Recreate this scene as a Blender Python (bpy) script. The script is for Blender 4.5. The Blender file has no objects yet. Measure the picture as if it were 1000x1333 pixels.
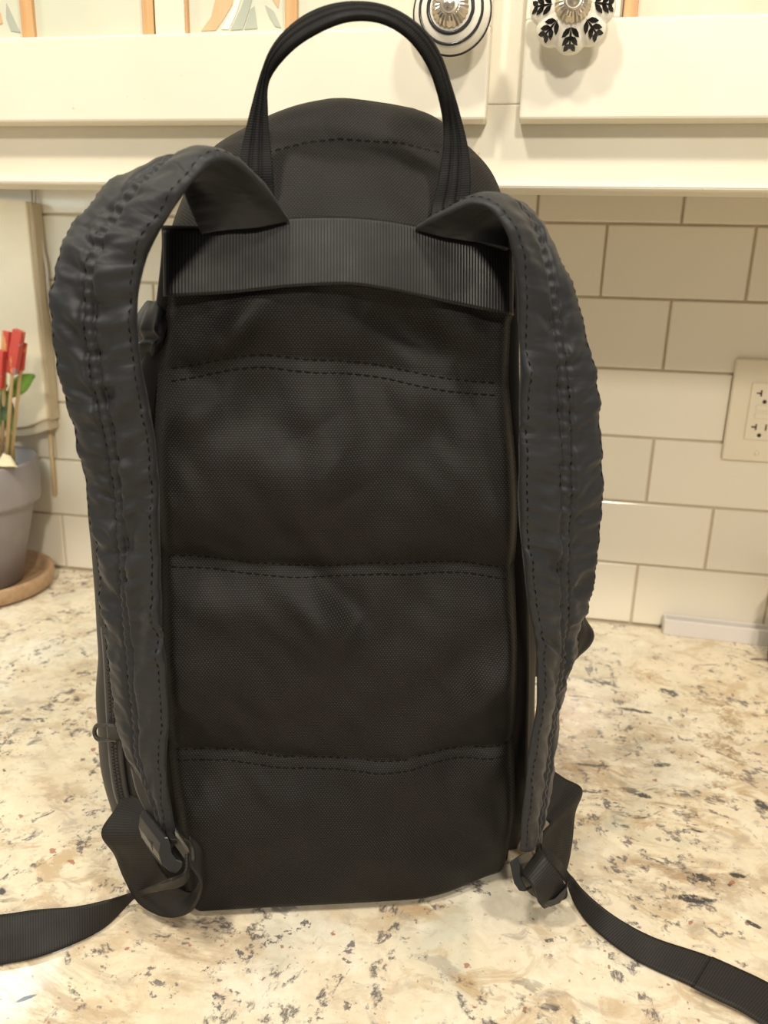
import bpy, bmesh, math, random
from mathutils import Vector, Matrix, noise
from mathutils.bvhtree import BVHTree
random.seed(7)
S = bpy.context.scene
C = S.collection
# ------------------------------------------------------------------ camera
F_PX, PITCH, ROLL, YAW = 1030.0, 0.289, 0.029, -0.177
CAM = Vector((-0.070, 0.0, 0.409))
WALL_Y = 0.958
fw = Vector((math.sin(YAW)*math.cos(PITCH), math.cos(YAW)*math.cos(PITCH), -math.sin(PITCH)))
rt = Vector((math.cos(YAW), -math.sin(YAW), 0)); up = rt.cross(fw)
RT = math.cos(ROLL)*rt + math.sin(ROLL)*up
UP = -math.sin(ROLL)*rt + math.cos(ROLL)*up
cd = bpy.data.cameras.new('camera'); cam = bpy.data.objects.new('camera', cd); C.objects.link(cam)
cd.sensor_fit = 'VERTICAL'; cd.sensor_height = 36.0; cd.sensor_width = 27.0; cd.lens = F_PX/1333*36.0
cd.clip_start = 0.01
cd.dof.use_dof = True; cd.dof.focus_distance = 0.50; cd.dof.aperture_fstop = 9.0
M4 = Matrix((RT, UP, -fw)).transposed().to_4x4(); M4.translation = CAM
cam.matrix_world = M4
S.camera = cam
# ------------------------------------------------------------------ world, lights, exposure
wd = bpy.data.worlds.new('world'); S.world = wd; wd.use_nodes = True
bgn = wd.node_tree.nodes['Background']; bgn.inputs[0].default_value = (1.0, 0.94, 0.85, 1); bgn.inputs[1].default_value = 0.36
def area(name, loc, target, size, power, col):
    l = bpy.data.lights.new(name, 'AREA'); l.shape = 'DISK'; l.size = size; l.energy = power; l.color = col
    o = bpy.data.objects.new(name, l); C.objects.link(o); o.location = loc
    o.rotation_euler = (Vector(target)-Vector(loc)).to_track_quat('-Z', 'Y').to_euler()
    return o
area('ceiling_downlight', (-0.42, -0.22, 1.50), (-0.30, 0.40, 0.0), 0.14, 10.5, (1.0, 0.91, 0.77))
area('ceiling_downlight', (0.42, -0.16, 1.50), (0.20, 0.50, 0.0), 0.14, 10.5, (1.0, 0.91, 0.77))
area('ceiling_downlight', (-1.35, 0.05, 1.50), (-0.60, 0.50, 0.1), 0.18, 6.5, (1.0, 0.91, 0.77))
area('ceiling_downlight', (0.25, -1.45, 1.50), (0.10, 0.80, 0.2), 0.20, 22.0, (1.0, 0.91, 0.77))
S.view_settings.view_transform = 'Standard'; S.view_settings.look = 'None'
S.view_settings.gamma = 1.0; S.view_settings.use_curve_mapping = False
S.view_settings.exposure = 0.05
# ------------------------------------------------------------------ helpers
def ray(px, py):
    return (fw + RT*((px-500)/F_PX) - UP*((py-666.5)/F_PX))
def onY(px, py, y):            # point seen at a pixel on the vertical plane y
    d = ray(px, py); return CAM + d*((y-CAM.y)/d.y)
def onZ(px, py, z=0.0):        # point seen at a pixel on the level plane z
    d = ray(px, py); return CAM + d*((z-CAM.z)/d.z)
BAG_ROT = 0.29
BAG_O = onZ(440, 1177, 0.0)
ex = Vector((math.cos(BAG_ROT), math.sin(BAG_ROT), 0)); ey = Vector((-math.sin(BAG_ROT), math.cos(BAG_ROT), 0))
def toL(p):
    q = p-BAG_O; return Vector((q.dot(ex), q.dot(ey), q.z))
def L(px, py, v):              # bag-local point at depth v behind the back panel's base plane
    d = ray(px, py); t = (v - (CAM-BAG_O).dot(ey))/d.dot(ey)
    return toL(CAM+d*t)
def LZ(px, py, z):
    return toL(onZ(px, py, z))
def lerp(a, b, t): return a+(b-a)*t
def sm(a, b, x):
    t = min(1, max(0, (x-a)/(b-a))); return t*t*(3-2*t)
def interp(tab, x):
    if x <= tab[0][0]: return tab[0][1]
    for (a, fa), (b, fb) in zip(tab, tab[1:]):
        if x <= b: return fa+(fb-fa)*(x-a)/(b-a)
    return tab[-1][1]
def cr(pts, t):                # Catmull-Rom through pts, t in 0..len-1
    n = len(pts)-1; i = min(n-1, max(0, int(t))); f = t-i
    p0 = pts[i-1] if i > 0 else pts[0]*2-pts[1]
    p1, p2 = pts[i], pts[i+1]
    p3 = pts[i+2] if i+2 <= n else pts[n]*2-pts[n-1]
    return 0.5*((2*p1)+(p2-p0)*f+(2*p0-5*p1+4*p2-p3)*f*f+(3*p1-p0-3*p2+p3)*f*f*f)
def mesh_obj(name, verts, faces, mat, parent=None, smooth=True, uvs=None):
    me = bpy.data.meshes.new(name); me.from_pydata([tuple(v) for v in verts], [], faces); me.update()
    if uvs:
        uvl = me.uv_layers.new(name='UVMap')
        for lp in me.loops: uvl.data[lp.index].uv = uvs[lp.vertex_index]
    me.polygons.foreach_set('use_smooth', [smooth]*len(me.polygons))
    if mat: me.materials.append(mat)
    o = bpy.data.objects.new(name, me); C.objects.link(o)
    if parent: o.parent = parent
    return o
def bm_obj(name, bm, mat, parent=None, smooth=False):
    me = bpy.data.meshes.new(name); bm.normal_update(); bm.to_mesh(me); bm.free()
    me.polygons.foreach_set('use_smooth', [smooth]*len(me.polygons))
    me.materials.append(mat)
    o = bpy.data.objects.new(name, me); C.objects.link(o)
    if parent: o.parent = parent
    return o
def box(bm, lo, hi, bev=0.0, seg=2):
    r = bmesh.ops.create_cube(bm, size=1.0); vs = r['verts']
    for v in vs:
        v.co = Vector((lo[i]+(hi[i]-lo[i])*(v.co[i]+0.5) for i in range(3)))
    if bev:
        es = list({e for v in vs for e in v.link_edges})
        bmesh.ops.bevel(bm, geom=es, offset=bev, segments=seg, profile=0.5, affect='EDGES')
def box_obj(name, lo, hi, mat, parent=None, bev=0.0, seg=2):
    bm = bmesh.new(); box(bm, lo, hi, bev, seg)
    return bm_obj(name, bm, mat, parent)
def tube(bm, pts, rad, n=8, closed=False):
    rings = []; N = len(pts); ref = Vector((0.13, 0.31, 0.94))
    for i, p in enumerate(pts):
        a = pts[(i-1) % N] if (closed or i > 0) else p; b = pts[(i+1) % N] if (closed or i < N-1) else p
        t = (b-a).normalized(); s = t.cross(ref).normalized(); q = s.cross(t)
        r = rad[i] if isinstance(rad, (list, tuple)) else rad
        rings.append([bm.verts.new(p+(s*math.cos(2*math.pi*k/n)+q*math.sin(2*math.pi*k/n))*r) for k in range(n)])
    for i in range(N if closed else N-1):
        A, B = rings[i], rings[(i+1) % N]
        for k in range(n): bm.faces.new((A[k], A[(k+1) % n], B[(k+1) % n], B[k]))
    if not closed:
        bm.faces.new(rings[0][::-1]); bm.faces.new(rings[-1])
def lathe(bm, prof, n=48, mod=None, axis='z', cap=True):
    rings = []
    for (r, h) in prof:
        ring = []
        for k in range(n):
            a = 2*math.pi*k/n; rr = r*(mod(a, r, h) if mod else 1)
            ring.append(bm.verts.new((rr*math.cos(a), rr*math.sin(a), h) if axis == 'z' else (rr*math.sin(a), -h, rr*math.cos(a))))
        rings.append(ring)
    for A, B in zip(rings, rings[1:]):
        for k in range(n): bm.faces.new((A[k], A[(k+1) % n], B[(k+1) % n], B[k]))
    if cap:
        bm.faces.new(rings[0][::-1]); bm.faces.new(rings[-1])
    bmesh.ops.recalc_face_normals(bm, faces=bm.faces)
def empty(name, loc=(0, 0, 0), rz=0):
    o = bpy.data.objects.new(name, None); C.objects.link(o); o.location = loc; o.rotation_euler = (0, 0, rz); o.empty_display_size = 0.02
    return o
def tag(o, label, cat, group=None):
    o['label'] = label; o['category'] = cat
    if group: o['group'] = group
    return o
def struct(o, label=None):
    o['kind'] = 'structure'
    if label: o['label'] = label
    return o
# ------------------------------------------------------------------ materials
class NT:
    def __init__(s, name, **kw):
        s.m = bpy.data.materials.new(name); s.m.use_nodes = True; s.t = s.m.node_tree
        s.b = s.t.nodes['Principled BSDF']
        for k, v in kw.items(): s.set(k, v)
    def set(s, k, v):
        k = {'col': 'Base Color', 'rough': 'Roughness', 'metal': 'Metallic', 'spec': 'Specular IOR Level', 'sheen': 'Sheen Weight', 'sheenr': 'Sheen Roughness', 'coat': 'Coat Weight', 'trans': 'Transmission Weight', 'nrm': 'Normal'}.get(k, k)
        if isinstance(v, bpy.types.NodeSocket): s.t.links.new(v, s.b.inputs[k])
        elif isinstance(v, (tuple, list)) and len(v) == 3: s.b.inputs[k].default_value = (*v, 1)
        else: s.b.inputs[k].default_value = v
    def node(s, ty, ins=None, **kw):
        n = s.t.nodes.new(ty)
        for k, v in kw.items(): setattr(n, k, v)
        for k, v in (ins or {}).items():
            if isinstance(v, bpy.types.NodeSocket): s.t.links.new(v, n.inputs[k])
            else: n.inputs[k].default_value = v
        return n
    def coord(s, which='Object', scale=(1, 1, 1), rot=(0, 0, 0)):
        tc = s.node('ShaderNodeTexCoord'); mp = s.node('ShaderNodeMapping', {'Vector': tc.outputs[which], 'Scale': scale, 'Rotation': rot})
        return mp.outputs[0]
    def noise(s, vec, scale, detail=4, rough=0.55, dist=0.0):
        return s.node('ShaderNodeTexNoise', {'Vector': vec, 'Scale': scale, 'Detail': detail, 'Roughness': rough, 'Distortion': dist}).outputs['Fac']
    def ramp(s, fac, a, b, c0=(0, 0, 0), c1=(1, 1, 1), ease=False):
        n = s.node('ShaderNodeValToRGB', {'Fac': fac}); e = n.color_ramp.elements
        e[0].position = a; e[0].color = (*c0, 1); e[1].position = b; e[1].color = (*c1, 1)
        return n.outputs[0]
    def mix(s, fac, a, b, mode='MIX'):
        n = s.node('ShaderNodeMix', data_type='RGBA', blend_type=mode)
        for i, v in ((0, fac), (6, a), (7, b)):
            if isinstance(v, bpy.types.NodeSocket): s.t.links.new(v, n.inputs[i])
            elif isinstance(v, (tuple, list)): n.inputs[i].default_value = (*v, 1)
            else: n.inputs[i].default_value = v
        return n.outputs[2]
    def math(s, op, a, b=0.0):
        n = s.node('ShaderNodeMath', operation=op)
        for i, v in ((0, a), (1, b)):
            if isinstance(v, bpy.types.NodeSocket): s.t.links.new(v, n.inputs[i])
            else: n.inputs[i].default_value = v
        return n.outputs[0]
    def bump(s, h, strength=0.3, dist=0.001, prev=None):
        ins = {'Height': h, 'Strength': strength, 'Distance': dist}
        if prev is not None: ins['Normal'] = prev
        return s.node('ShaderNodeBump', ins).outputs[0]

def m_paint():
    n = NT('cream_cabinet_paint', rough=0.42)
    v = n.coord('Object'); f = n.noise(v, 9, 3)
    col = n.mix(n.ramp(f, 0.35, 0.7), (0.74, 0.69, 0.56), (0.78, 0.73, 0.605))
    chip = n.ramp(n.noise(v, 130, 2, 0.5), 0.775, 0.79)
    col = n.mix(chip, col, (0.62, 0.55, 0.36))
    n.set('col', col); n.set('nrm', n.bump(n.noise(v, 60, 3), 0.12, 0.0006)); return n.m
def m_tile():
    n = NT('glazed_white_tile', rough=0.14, spec=0.5)
    oi = n.node('ShaderNodeObjectInfo')
    col = n.mix(oi.outputs['Random'], (0.82, 0.76, 0.63), (0.88, 0.82, 0.69))
    n.set('col', col); n.set('nrm', n.bump(n.noise(n.coord('Object'), 14, 2), 0.10, 0.002)); return n.m
def m_grout():
    n = NT('tan_grout', rough=0.9)
    n.set('col', n.mix(n.noise(n.coord('Object'), 120, 3), (0.58, 0.49, 0.35), (0.71, 0.62, 0.46))); return n.m
BRN, BLK, GRY, TN = (0.34, 0.22, 0.11), (0.05, 0.05, 0.055), (0.13, 0.12, 0.13), (0.55, 0.40, 0.24)
MARKS = [(925, 912, 34, 6, 7, BRN, 5, 0.8), (952, 935, 22, 12, 14, BRN, 5, 0.8), (938, 965, 30, 6, 14, BRN, 6, 0.85), (958, 985, 14, 12, 12, BRN, 5, 0.8), (940, 1005, 24, 8, 7, BRN, 6, 0.8), (938, 1024, 12, 3, 6, BRN, 4, 0.85), (970, 930, 26, 4, 5, TN, 5, 0.8), (845, 880, 30, 6, 8, TN, 6, 0.8), (835, 1070, 30, 8, 10, TN, 6, 0.7),
         (905, 1170, 38, 4, 5.5, BLK, 2.2, 0.95), (980, 1203, 14, 6, 3.5, BLK, 2, 0.95), (992, 1048, 12, 6, 6, BLK, 1.5, 0.95), (872, 902, 14, 5, 4, BLK, 3, 0.9), (828, 925, 26, 4, 2.2, BLK, 3, 0.9), (770, 1030, 22, 0, 2.6, BLK, 4, 0.9), (838, 1036, 16, 3, 3, BLK, 3, 0.95), (790, 1046, 26, 5, 5, GRY, 8, 0.9), (770, 996, 28, 2, 2, BLK, 4, 0.85), (862, 996, 12, 0, 3, BLK, 3, 0.85), (915, 1142, 20, 6, 4, BLK, 6, 0.9), (960, 1140, 12, 2, 3.5, BLK, 2, 0.95),
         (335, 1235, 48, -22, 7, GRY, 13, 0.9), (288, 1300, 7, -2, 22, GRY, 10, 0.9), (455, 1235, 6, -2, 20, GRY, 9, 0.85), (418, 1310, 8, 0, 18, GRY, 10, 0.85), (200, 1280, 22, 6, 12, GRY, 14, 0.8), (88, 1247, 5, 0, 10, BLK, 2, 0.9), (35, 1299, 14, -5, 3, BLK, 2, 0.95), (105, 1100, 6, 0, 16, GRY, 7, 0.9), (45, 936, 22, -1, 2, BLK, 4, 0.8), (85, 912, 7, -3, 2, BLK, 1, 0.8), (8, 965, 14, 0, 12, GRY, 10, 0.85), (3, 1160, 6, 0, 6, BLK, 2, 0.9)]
def m_granite():
    n = NT('cream_granite', rough=0.16, spec=0.6)
    v = n.coord('Object')
    st = n.coord('Object', (0.95, 1.25, 1), (0, 0, 0.20))         # grain running across the slab
    mul = lambda a, b: n.math('MULTIPLY', a, b)
    big = n.noise(v, 4.0, 3, 0.5)
    col = n.mix(n.ramp(big, 0.35, 0.65), (0.84, 0.73, 0.53), (0.82, 0.75, 0.60))
    pale = n.ramp(n.noise(v, 9, 5, 0.62, 0.4), 0.50, 0.62)
    col = n.mix(mul(pale, 0.9), col, (0.88, 0.83, 0.68))
    green = n.ramp(n.noise(v, 7.5, 4, 0.55, 1.4), 0.58, 0.70)
    col = n.mix(mul(green, 0.75), col, (0.62, 0.61, 0.48))
    gr = n.ramp(n.noise(v, 65, 5, 0.7, 0.5), 0.42, 0.68)
    col = n.mix(mul(gr, 0.42), col, (0.60, 0.50, 0.35))
    zone = n.ramp(n.noise(v, 4.5, 3, 0.5, 0.6), 0.40, 0.60)     # where the stone is busy
    calm = n.math('SUBTRACT', 1.0, mul(pale, 0.75))
    busy = mul(n.math('ADD', mul(zone, 0.65), 0.38), calm)
    tan = n.ramp(n.noise(st, 26, 6, 0.66, 1.0), 0.50, 0.60)
    col = n.mix(mul(mul(tan, busy), 0.85), col, (0.50, 0.35, 0.19))
    grey = n.ramp(n.noise(st, 38, 5, 0.62, 1.0), 0.56, 0.64)
    col = n.mix(mul(mul(grey, busy), 0.75), col, (0.42, 0.37, 0.30))
    vein = n.noise(n.coord('Object', (1.0, 1.5, 1), (0, 0, -0.5)), 5.0, 7, 0.70, 0.5)
    vm = n.ramp(n.math('ABSOLUTE', n.math('SUBTRACT', vein, 0.5)), 0.008, 0.05, (1, 1, 1), (0, 0, 0))
    patch = n.ramp(n.noise(v, 2.6, 2), 0.49, 0.62)
    col = n.mix(mul(mul(vm, patch), 0.85), col, (0.33, 0.20, 0.10))
    pep = n.ramp(n.noise(v, 120, 3, 0.6), 0.62, 0.66)
    pz = n.ramp(n.noise(v, 11, 4, 0.6), 0.50, 0.62)
    col = n.mix(mul(mul(pep, pz), 0.9), col, (0.10, 0.085, 0.085))
    dots = n.ramp(n.noise(v, 260, 2, 0.5), 0.69, 0.73)
    col = n.mix(mul(dots, 0.6), col, (0.20, 0.14, 0.10))
    dk = n.ramp(n.noise(n.coord('Object', (0.75, 1.45, 1), (0, 0, 0.12)), 30, 4, 0.6, 0.6), 0.61, 0.645)
    dz = n.ramp(n.noise(v, 5.0, 2), 0.48, 0.58)
    col = n.mix(mul(mul(dk, dz), 0.95), col, (0.045, 0.045, 0.055))
    dv = n.noise(n.coord('Object', (1.5, 1.0, 1), (0, 0, 0.9)), 5.0, 7, 0.7, 0.9)
    dvm = n.ramp(n.math('ABSOLUTE', n.math('SUBTRACT', dv, 0.52)), 0.0, 0.028, (1, 1, 1), (0, 0, 0))
    brk = n.ramp(n.noise(v, 80, 4, 0.65), 0.51, 0.57)
    col = n.mix(mul(mul(dvm, brk), 0.9), col, (0.08, 0.075, 0.09))
    red = n.ramp(n.noise(v, 105, 2, 0.5), 0.70, 0.73)
    col = n.mix(mul(red, 0.75), col, (0.36, 0.10, 0.06))
    # individual mineral marks that can be told apart in this slab
    sep = n.node('ShaderNodeSeparateXYZ', {'Vector': v}); wob = n.math('SUBTRACT', n.noise(v, 75, 5, 0.75, 0.6), 0.5)
    brk_g = n.ramp(n.noise(v, 190, 3, 0.6), 0.47, 0.55); brk_k = n.ramp(n.noise(v, 130, 4, 0.65), 0.36, 0.47); brk_b = n.ramp(n.noise(v, 75, 5, 0.72), 0.36, 0.56)
    for (cx, cy, ux, uy, ry, colr, amp, st_) in MARKS:
        c0 = onZ(cx, cy); U = onZ(cx+ux, cy+uy)-c0; Vv = onZ(cx, cy-ry)-c0
        det = U.x*Vv.y-U.y*Vv.x
        dx, dy = n.math('SUBTRACT', sep.outputs[0], c0.x), n.math('SUBTRACT', sep.outputs[1], c0.y)
        a = n.math('ADD', mul(dx, Vv.y/det), mul(dy, -Vv.x/det)); b = n.math('ADD', mul(dx, -U.y/det), mul(dy, U.x/det))
        r = n.math('ADD', n.math('ADD', mul(a, a), mul(b, b)), mul(wob, amp*1.5))
        col = n.mix(mul(mul(n.ramp(r, 0.5, 1.15, (1, 1, 1), (0, 0, 0)), st_), brk_g if colr is GRY else brk_k if colr is BLK else brk_b), col, colr)
    n.set('col', col); n.set('rough', n.ramp(big, 0.3, 0.8, (0.09,)*3, (0.17,)*3)); return n.m
def weave(n, sx, sz):
    tc = n.node('ShaderNodeTexCoord'); s = n.node('ShaderNodeSeparateXYZ', {'Vector': tc.outputs['UV']})
    X = n.math('MULTIPLY', s.outputs[0], 2*math.pi/sx); Z = n.math('MULTIPLY', s.outputs[1], math.pi/sz)
    row = n.math('ABSOLUTE', n.math('SINE', Z))
    fl = n.math('MULTIPLY', n.math('FLOOR', n.math('DIVIDE', Z, math.pi)), math.pi)
    c = n.math('ADD', n.math('MULTIPLY', n.math('SINE', n.math('ADD', X, fl)), 0.5), 0.5)
    return n.math('MULTIPLY', row, c), tc.outputs['UV']
def m_canvas():
    n = NT('black_canvas', rough=0.6, spec=0.22, sheen=0.0, sheenr=0.4)
    w, uv = weave(n, 0.0018, 0.0012)
    mo = n.noise(n.coord('Object'), 14, 3)
    base = n.mix(n.ramp(mo, 0.35, 0.7), (0.0035, 0.0031, 0.0029), (0.0055, 0.0048, 0.0045))
    thread = n.mix(n.ramp(mo, 0.3, 0.7), (0.029, 0.0236, 0.0212), (0.041, 0.0338, 0.0305))
    n.set('col', n.mix(n.ramp(w, 0.35, 1.0), base, thread))
    n.set('nrm', n.bump(w, 0.45, 0.0004)); return n.m
def m_webbing(name, c0, c1, rough, spec, per, bs=0.2):
    n = NT(name, rough=rough, spec=spec, sheen=0.0)
    tc = n.node('ShaderNodeTexCoord'); s = n.node('ShaderNodeSeparateXYZ', {'Vector': tc.outputs['UV']})
    w = n.math('ABSOLUTE', n.math('SINE', n.math('MULTIPLY', s.outputs[0], math.pi/per)))
    n.set('col', n.mix(n.ramp(w, 0.2, 0.95), c0, c1))
    n.set('rough', n.ramp(n.noise(n.coord('Object'), 22, 4, 0.6), 0.35, 0.65, (rough*0.85,)*3, (min(1, rough*1.35),)*3))
    n.set('nrm', n.bump(w, bs, 0.0005)); return n.m
def m_nylon(name, c, rough=0.46, sheen=0.12):
    n = NT(name, rough=rough, spec=0.25, sheen=sheen, sheenr=0.4)
    v = n.coord('Object'); f = n.noise(v, 25, 4)
    n.set('col', n.mix(n.ramp(f, 0.3, 0.75), tuple(x*0.82 for x in c), tuple(x*1.18 for x in c)))
    n.set('nrm', n.bump(n.noise(v, 240, 4, 0.6), 0.16, 0.0006)); return n.m
def m_crinkle(name, c, rough=0.52):
    n = NT(name, rough=rough, spec=0.32, sheen=0.06, sheenr=0.4)
    tc = n.node('ShaderNodeTexCoord')
    def uvn(sx, sy, sc, det, dist):
        mp = n.node('ShaderNodeMapping', {'Vector': tc.outputs['UV'], 'Scale': (sx, sy, 1)}); return n.noise(mp.outputs[0], sc, det, 0.55, dist)
    a = uvn(1.0, 0.35, 70, 2, 0.8); b = uvn(1.0, 0.5, 150, 2, 0.6)
    rid = n.math('SUBTRACT', 1.0, n.math('MULTIPLY', n.math('ABSOLUTE', n.math('SUBTRACT', a, 0.5)), 4.0))
    h = n.math('ADD', n.math('MULTIPLY', rid, 0.7), n.math('MULTIPLY', b, 0.55))
    f = n.noise(n.coord('Object'), 25, 4)
    n.set('col', n.mix(n.ramp(f, 0.3, 0.75), tuple(x*0.85 for x in c), tuple(x*1.15 for x in c)))
    n.set('nrm', n.bump(h, 0.30, 0.0016)); return n.m
def m_plain(name, c, rough=0.5, spec=0.5, metal=0.0, bumps=None, var=0.12, vs=20):
    n = NT(name, rough=rough, spec=spec, metal=metal)
    f = n.noise(n.coord('Object'), vs, 3)
    n.set('col', n.mix(n.ramp(f, 0.3, 0.7), tuple(x*(1-var) for x in c), tuple(min(1, x*(1+var)) for x in c)))
    if bumps: n.set('nrm', n.bump(n.noise(n.coord('Object'), bumps, 3), 0.2, 0.001))
    return n.m
def m_wood(name, a, b, axis=2):
    n = NT(name, rough=0.5)
    sc = [60, 60, 60]; sc[axis] = 3
    f = n.noise(n.coord('Object', tuple(sc)), 2.2, 5, 0.6, 0.5)
    n.set('col', n.mix(n.ramp(f, 0.3, 0.72), a, b)); return n.m
PAINT, TILE, GROUT, GRANITE = m_paint(), m_tile(), m_grout(), m_granite()
CANVAS = m_canvas()
WEB_BAND = m_webbing('satin_ribbed_webbing', (0.002, 0.0019, 0.0019), (0.008, 0.0074, 0.0072), 0.42, 0.30, 0.0016, 0.22)
WEB = m_webbing('ribbed_webbing', (0.012, 0.0110, 0.0098), (0.024, 0.0215, 0.0192), 0.55, 0.24, 0.0015)
HANDLE_M = m_webbing('handle_webbing', (0.0035, 0.0035, 0.0035), (0.007, 0.0068, 0.0066), 0.55, 0.2, 0.0012)
NYLON = m_crinkle('slate_nylon', (0.017, 0.018, 0.0205))
NYLON_IN = m_nylon('charcoal_lining', (0.008, 0.0083, 0.009), 0.5, 0.08)
SIDE = m_nylon('black_side_cloth', (0.010, 0.0085, 0.0078), 0.55, 0.04)
THREAD = m_plain('black_thread', (0.005, 0.005, 0.005), 0.85, 0.05)
TABM = m_nylon('tab_webbing', (0.034, 0.032, 0.029), 0.6, 0.1)
THREAD_C = m_plain('canvas_thread', (0.006, 0.0054, 0.005), 0.8, 0.1)
PLASTIC = m_plain('charcoal_plastic', (0.016, 0.0155, 0.015), 0.28, 0.5)
ZIPM = m_plain('zipper_grey', (0.040, 0.038, 0.035), 0.5, 0.4)
ZIPTAPE = m_nylon('zipper_tape', (0.030, 0.028, 0.025), 0.6, 0.1)
# ------------------------------------------------------------------ wall, tiles, counter
TP, TW, GR = 0.0785, 0.1547, 0.0026
wall = struct(box_obj('wall_back', (-1.75, WALL_Y, -0.03), (1.05, WALL_Y+0.10, 1.5), GROUT))
bm = bmesh.new(); box(bm, (-(TW-GR)/2, -0.0035, -(TP-GR)/2), ((TW-GR)/2, 0.004, (TP-GR)/2), 0.0015, 2)
tile0 = bm_obj('tile', bm, TILE, wall); first = True
for r in range(0, 7):
    off = 0.0 if r % 2 else 0.5
    for k in range(-12, 7):
        x = (k+off+0.5)*TW
        if x < -1.67 or x > 0.97: continue
        if first: t = tile0; first = False
        else: t = tile0.copy(); C.objects.link(t); t.parent = wall
        t.location = (x, WALL_Y+random.uniform(-0.0004, 0.0004), (r+0.5)*TP+0.001)
        t.rotation_euler = (random.uniform(-.004, .004), 0, random.uniform(-.003, .003))
ctr = box_obj('countertop', (-1.75, -0.35, -0.032), (1.05, WALL_Y-0.004, 0.0), GRANITE, None, 0.004, 2)
tag(ctr, 'cream granite countertop with tan veins and black flecks under the backpack', 'countertop')
# ------------------------------------------------------------------ upper cabinet
FRAME_Y, DOOR_Y = 0.632, 0.612
cab = empty('upper_cabinet', (-0.1, WALL_Y-0.01, 0.47))
tag(cab, 'cream painted wall cabinet with two glass-paned doors above the tiles', 'cabinet')
def cabp(o): o.parent = cab; o.matrix_parent_inverse = Matrix.Translation(-Vector(cab.location)); return o
z_lip0 = onY(500, 246, FRAME_Y-0.012).z; z_lip1 = onY(500, 234, FRAME_Y-0.012).z
z_db = onY(400, 157, DOOR_Y).z
x_ld = onY(636, 90, DOOR_Y).x; x_rd = onY(680, 90, DOOR_Y).x
CX0, CX1, CZ1 = -1.3, 0.62, 1.12
bm = bmesh.new()
box(bm, (CX0, FRAME_Y+0.018, z_lip0+0.046), (CX1, WALL_Y-0.006, z_lip0+0.060))
box(bm, (CX0, FRAME_Y+0.018, z_lip0+0.046), (CX0+0.018, WALL_Y-0.006, CZ1)); box(bm, (CX1-0.018, FRAME_Y+0.018, z_lip0+0.046), (CX1, WALL_Y-0.006, CZ1))
box(bm, (CX0, FRAME_Y+0.018, CZ1-0.018), (CX1, WALL_Y-0.006, CZ1)); box(bm, (CX0, WALL_Y-0.016, z_lip0+0.046), (CX1, WALL_Y-0.006, CZ1))
cabp(bm_obj('carcass', bm, PAINT))
cabp(box_obj('bottom_rail', (CX0, FRAME_Y, z_lip1-0.002), (CX1, FRAME_Y+0.02, z_db+0.0135), PAINT, None, 0.001))
bm = bmesh.new(); box(bm, (CX0, FRAME_Y-0.012, z_lip0), (CX1, FRAME_Y+0.022, z_lip1), 0.0035, 3)
cabp(bm_obj('bead_moulding', bm, PAINT))
cabp(box_obj('centre_stile', (x_ld-0.02, FRAME_Y+0.0003, z_db+0.0137), (x_rd+0.02, FRAME_Y+0.02, CZ1), PAINT, None, 0.001))
# LED fixture screwed under the cabinet, left of the frame's centre
ucl = empty('under_cabinet_light', (-0.78, 0.735, z_lip0+0.0455)); tag(ucl, 'slim white LED light fixed under the cabinet at the left', 'light')
bm = bmesh.new(); box(bm, (-0.15, -0.065, -0.014), (0.15, 0.065, 0.0), 0.002, 2); bm_obj('housing', bm, m_plain('white_housing', (0.8, 0.8, 0.78), 0.4), ucl)
nl = NT('led_lens', rough=0.4); nl.set('col', (0.9, 0.9, 0.9)); nl.set('Emission Color', (0.78, 0.95, 1.0)); nl.set('Emission Strength', 7.0)
bm = bmesh.new(); box(bm, (-0.14, -0.055, -0.0160), (0.14, 0.055, -0.0143), 0.0005, 1); bm_obj('lens', bm, nl.m, ucl)
WOODM = m_wood('bare_pine', (0.50, 0.27, 0.11), (0.68, 0.42, 0.20))
n = NT('milky_glass', rough=0.35, spec=0.5); f = n.noise(n.coord('Object'), 7, 3)
n.set('col', n.mix(n.ramp(f, 0.3, 0.7), (0.56, 0.58, 0.46), (0.66, 0.66, 0.53))); GLASS = n.m
n = NT('dim_glass', rough=0.3, spec=0.5); f = n.noise(n.coord('Object', (1, 1, 0.3), (0, .5, 0)), 16, 3)
n.set('col', n.mix(n.ramp(f, 0.3, 0.7), (0.52, 0.46, 0.33), (0.66, 0.60, 0.45))); GLASS2 = n.m
PET_O, PET_G, PET_W = m_plain('orange_glass', (0.74, 0.42, 0.24), 0.35), m_plain('grey_green_glass', (0.40, 0.43, 0.36), 0.35), m_plain('white_glass', (0.82, 0.80, 0.68), 0.35)
z_open_l = onY(186, 44, DOOR_Y).z; z_open_r = onY(900, 19, DOOR_Y).z
def door(x0, x1, zo, ox0, ox1):
    bm = bmesh.new(); D1 = DOOR_Y+0.0195
    box(bm, (x0, DOOR_Y, z_db), (x1, D1, zo), 0.0018, 2)
    box(bm, (x0, DOOR_Y+0.0001, zo-0.001), (ox0, D1-0.0001, CZ1-0.02), 0.0015, 2)
    box(bm, (ox1, DOOR_Y+0.0001, zo-0.001), (x1, D1-0.0001, CZ1-0.02), 0.0015, 2)
    box(bm, (ox0-0.001, DOOR_Y+0.0002, CZ1-0.09), (ox1+0.001, D1-0.0002, CZ1-0.0201), 0.0015, 2)
    return cabp(bm_obj('door', bm, PAINT))
YG = DOOR_Y+0.012
lox1 = onY(548, 30, DOOR_Y).x; rox0 = onY(808, 15, DOOR_Y).x
dl = door(CX0+0.03, x_ld, z_open_l, CX0+0.10, lox1)
dr = door(x_rd, CX1-0.03, z_open_r, rox0, CX1-0.10)
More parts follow.
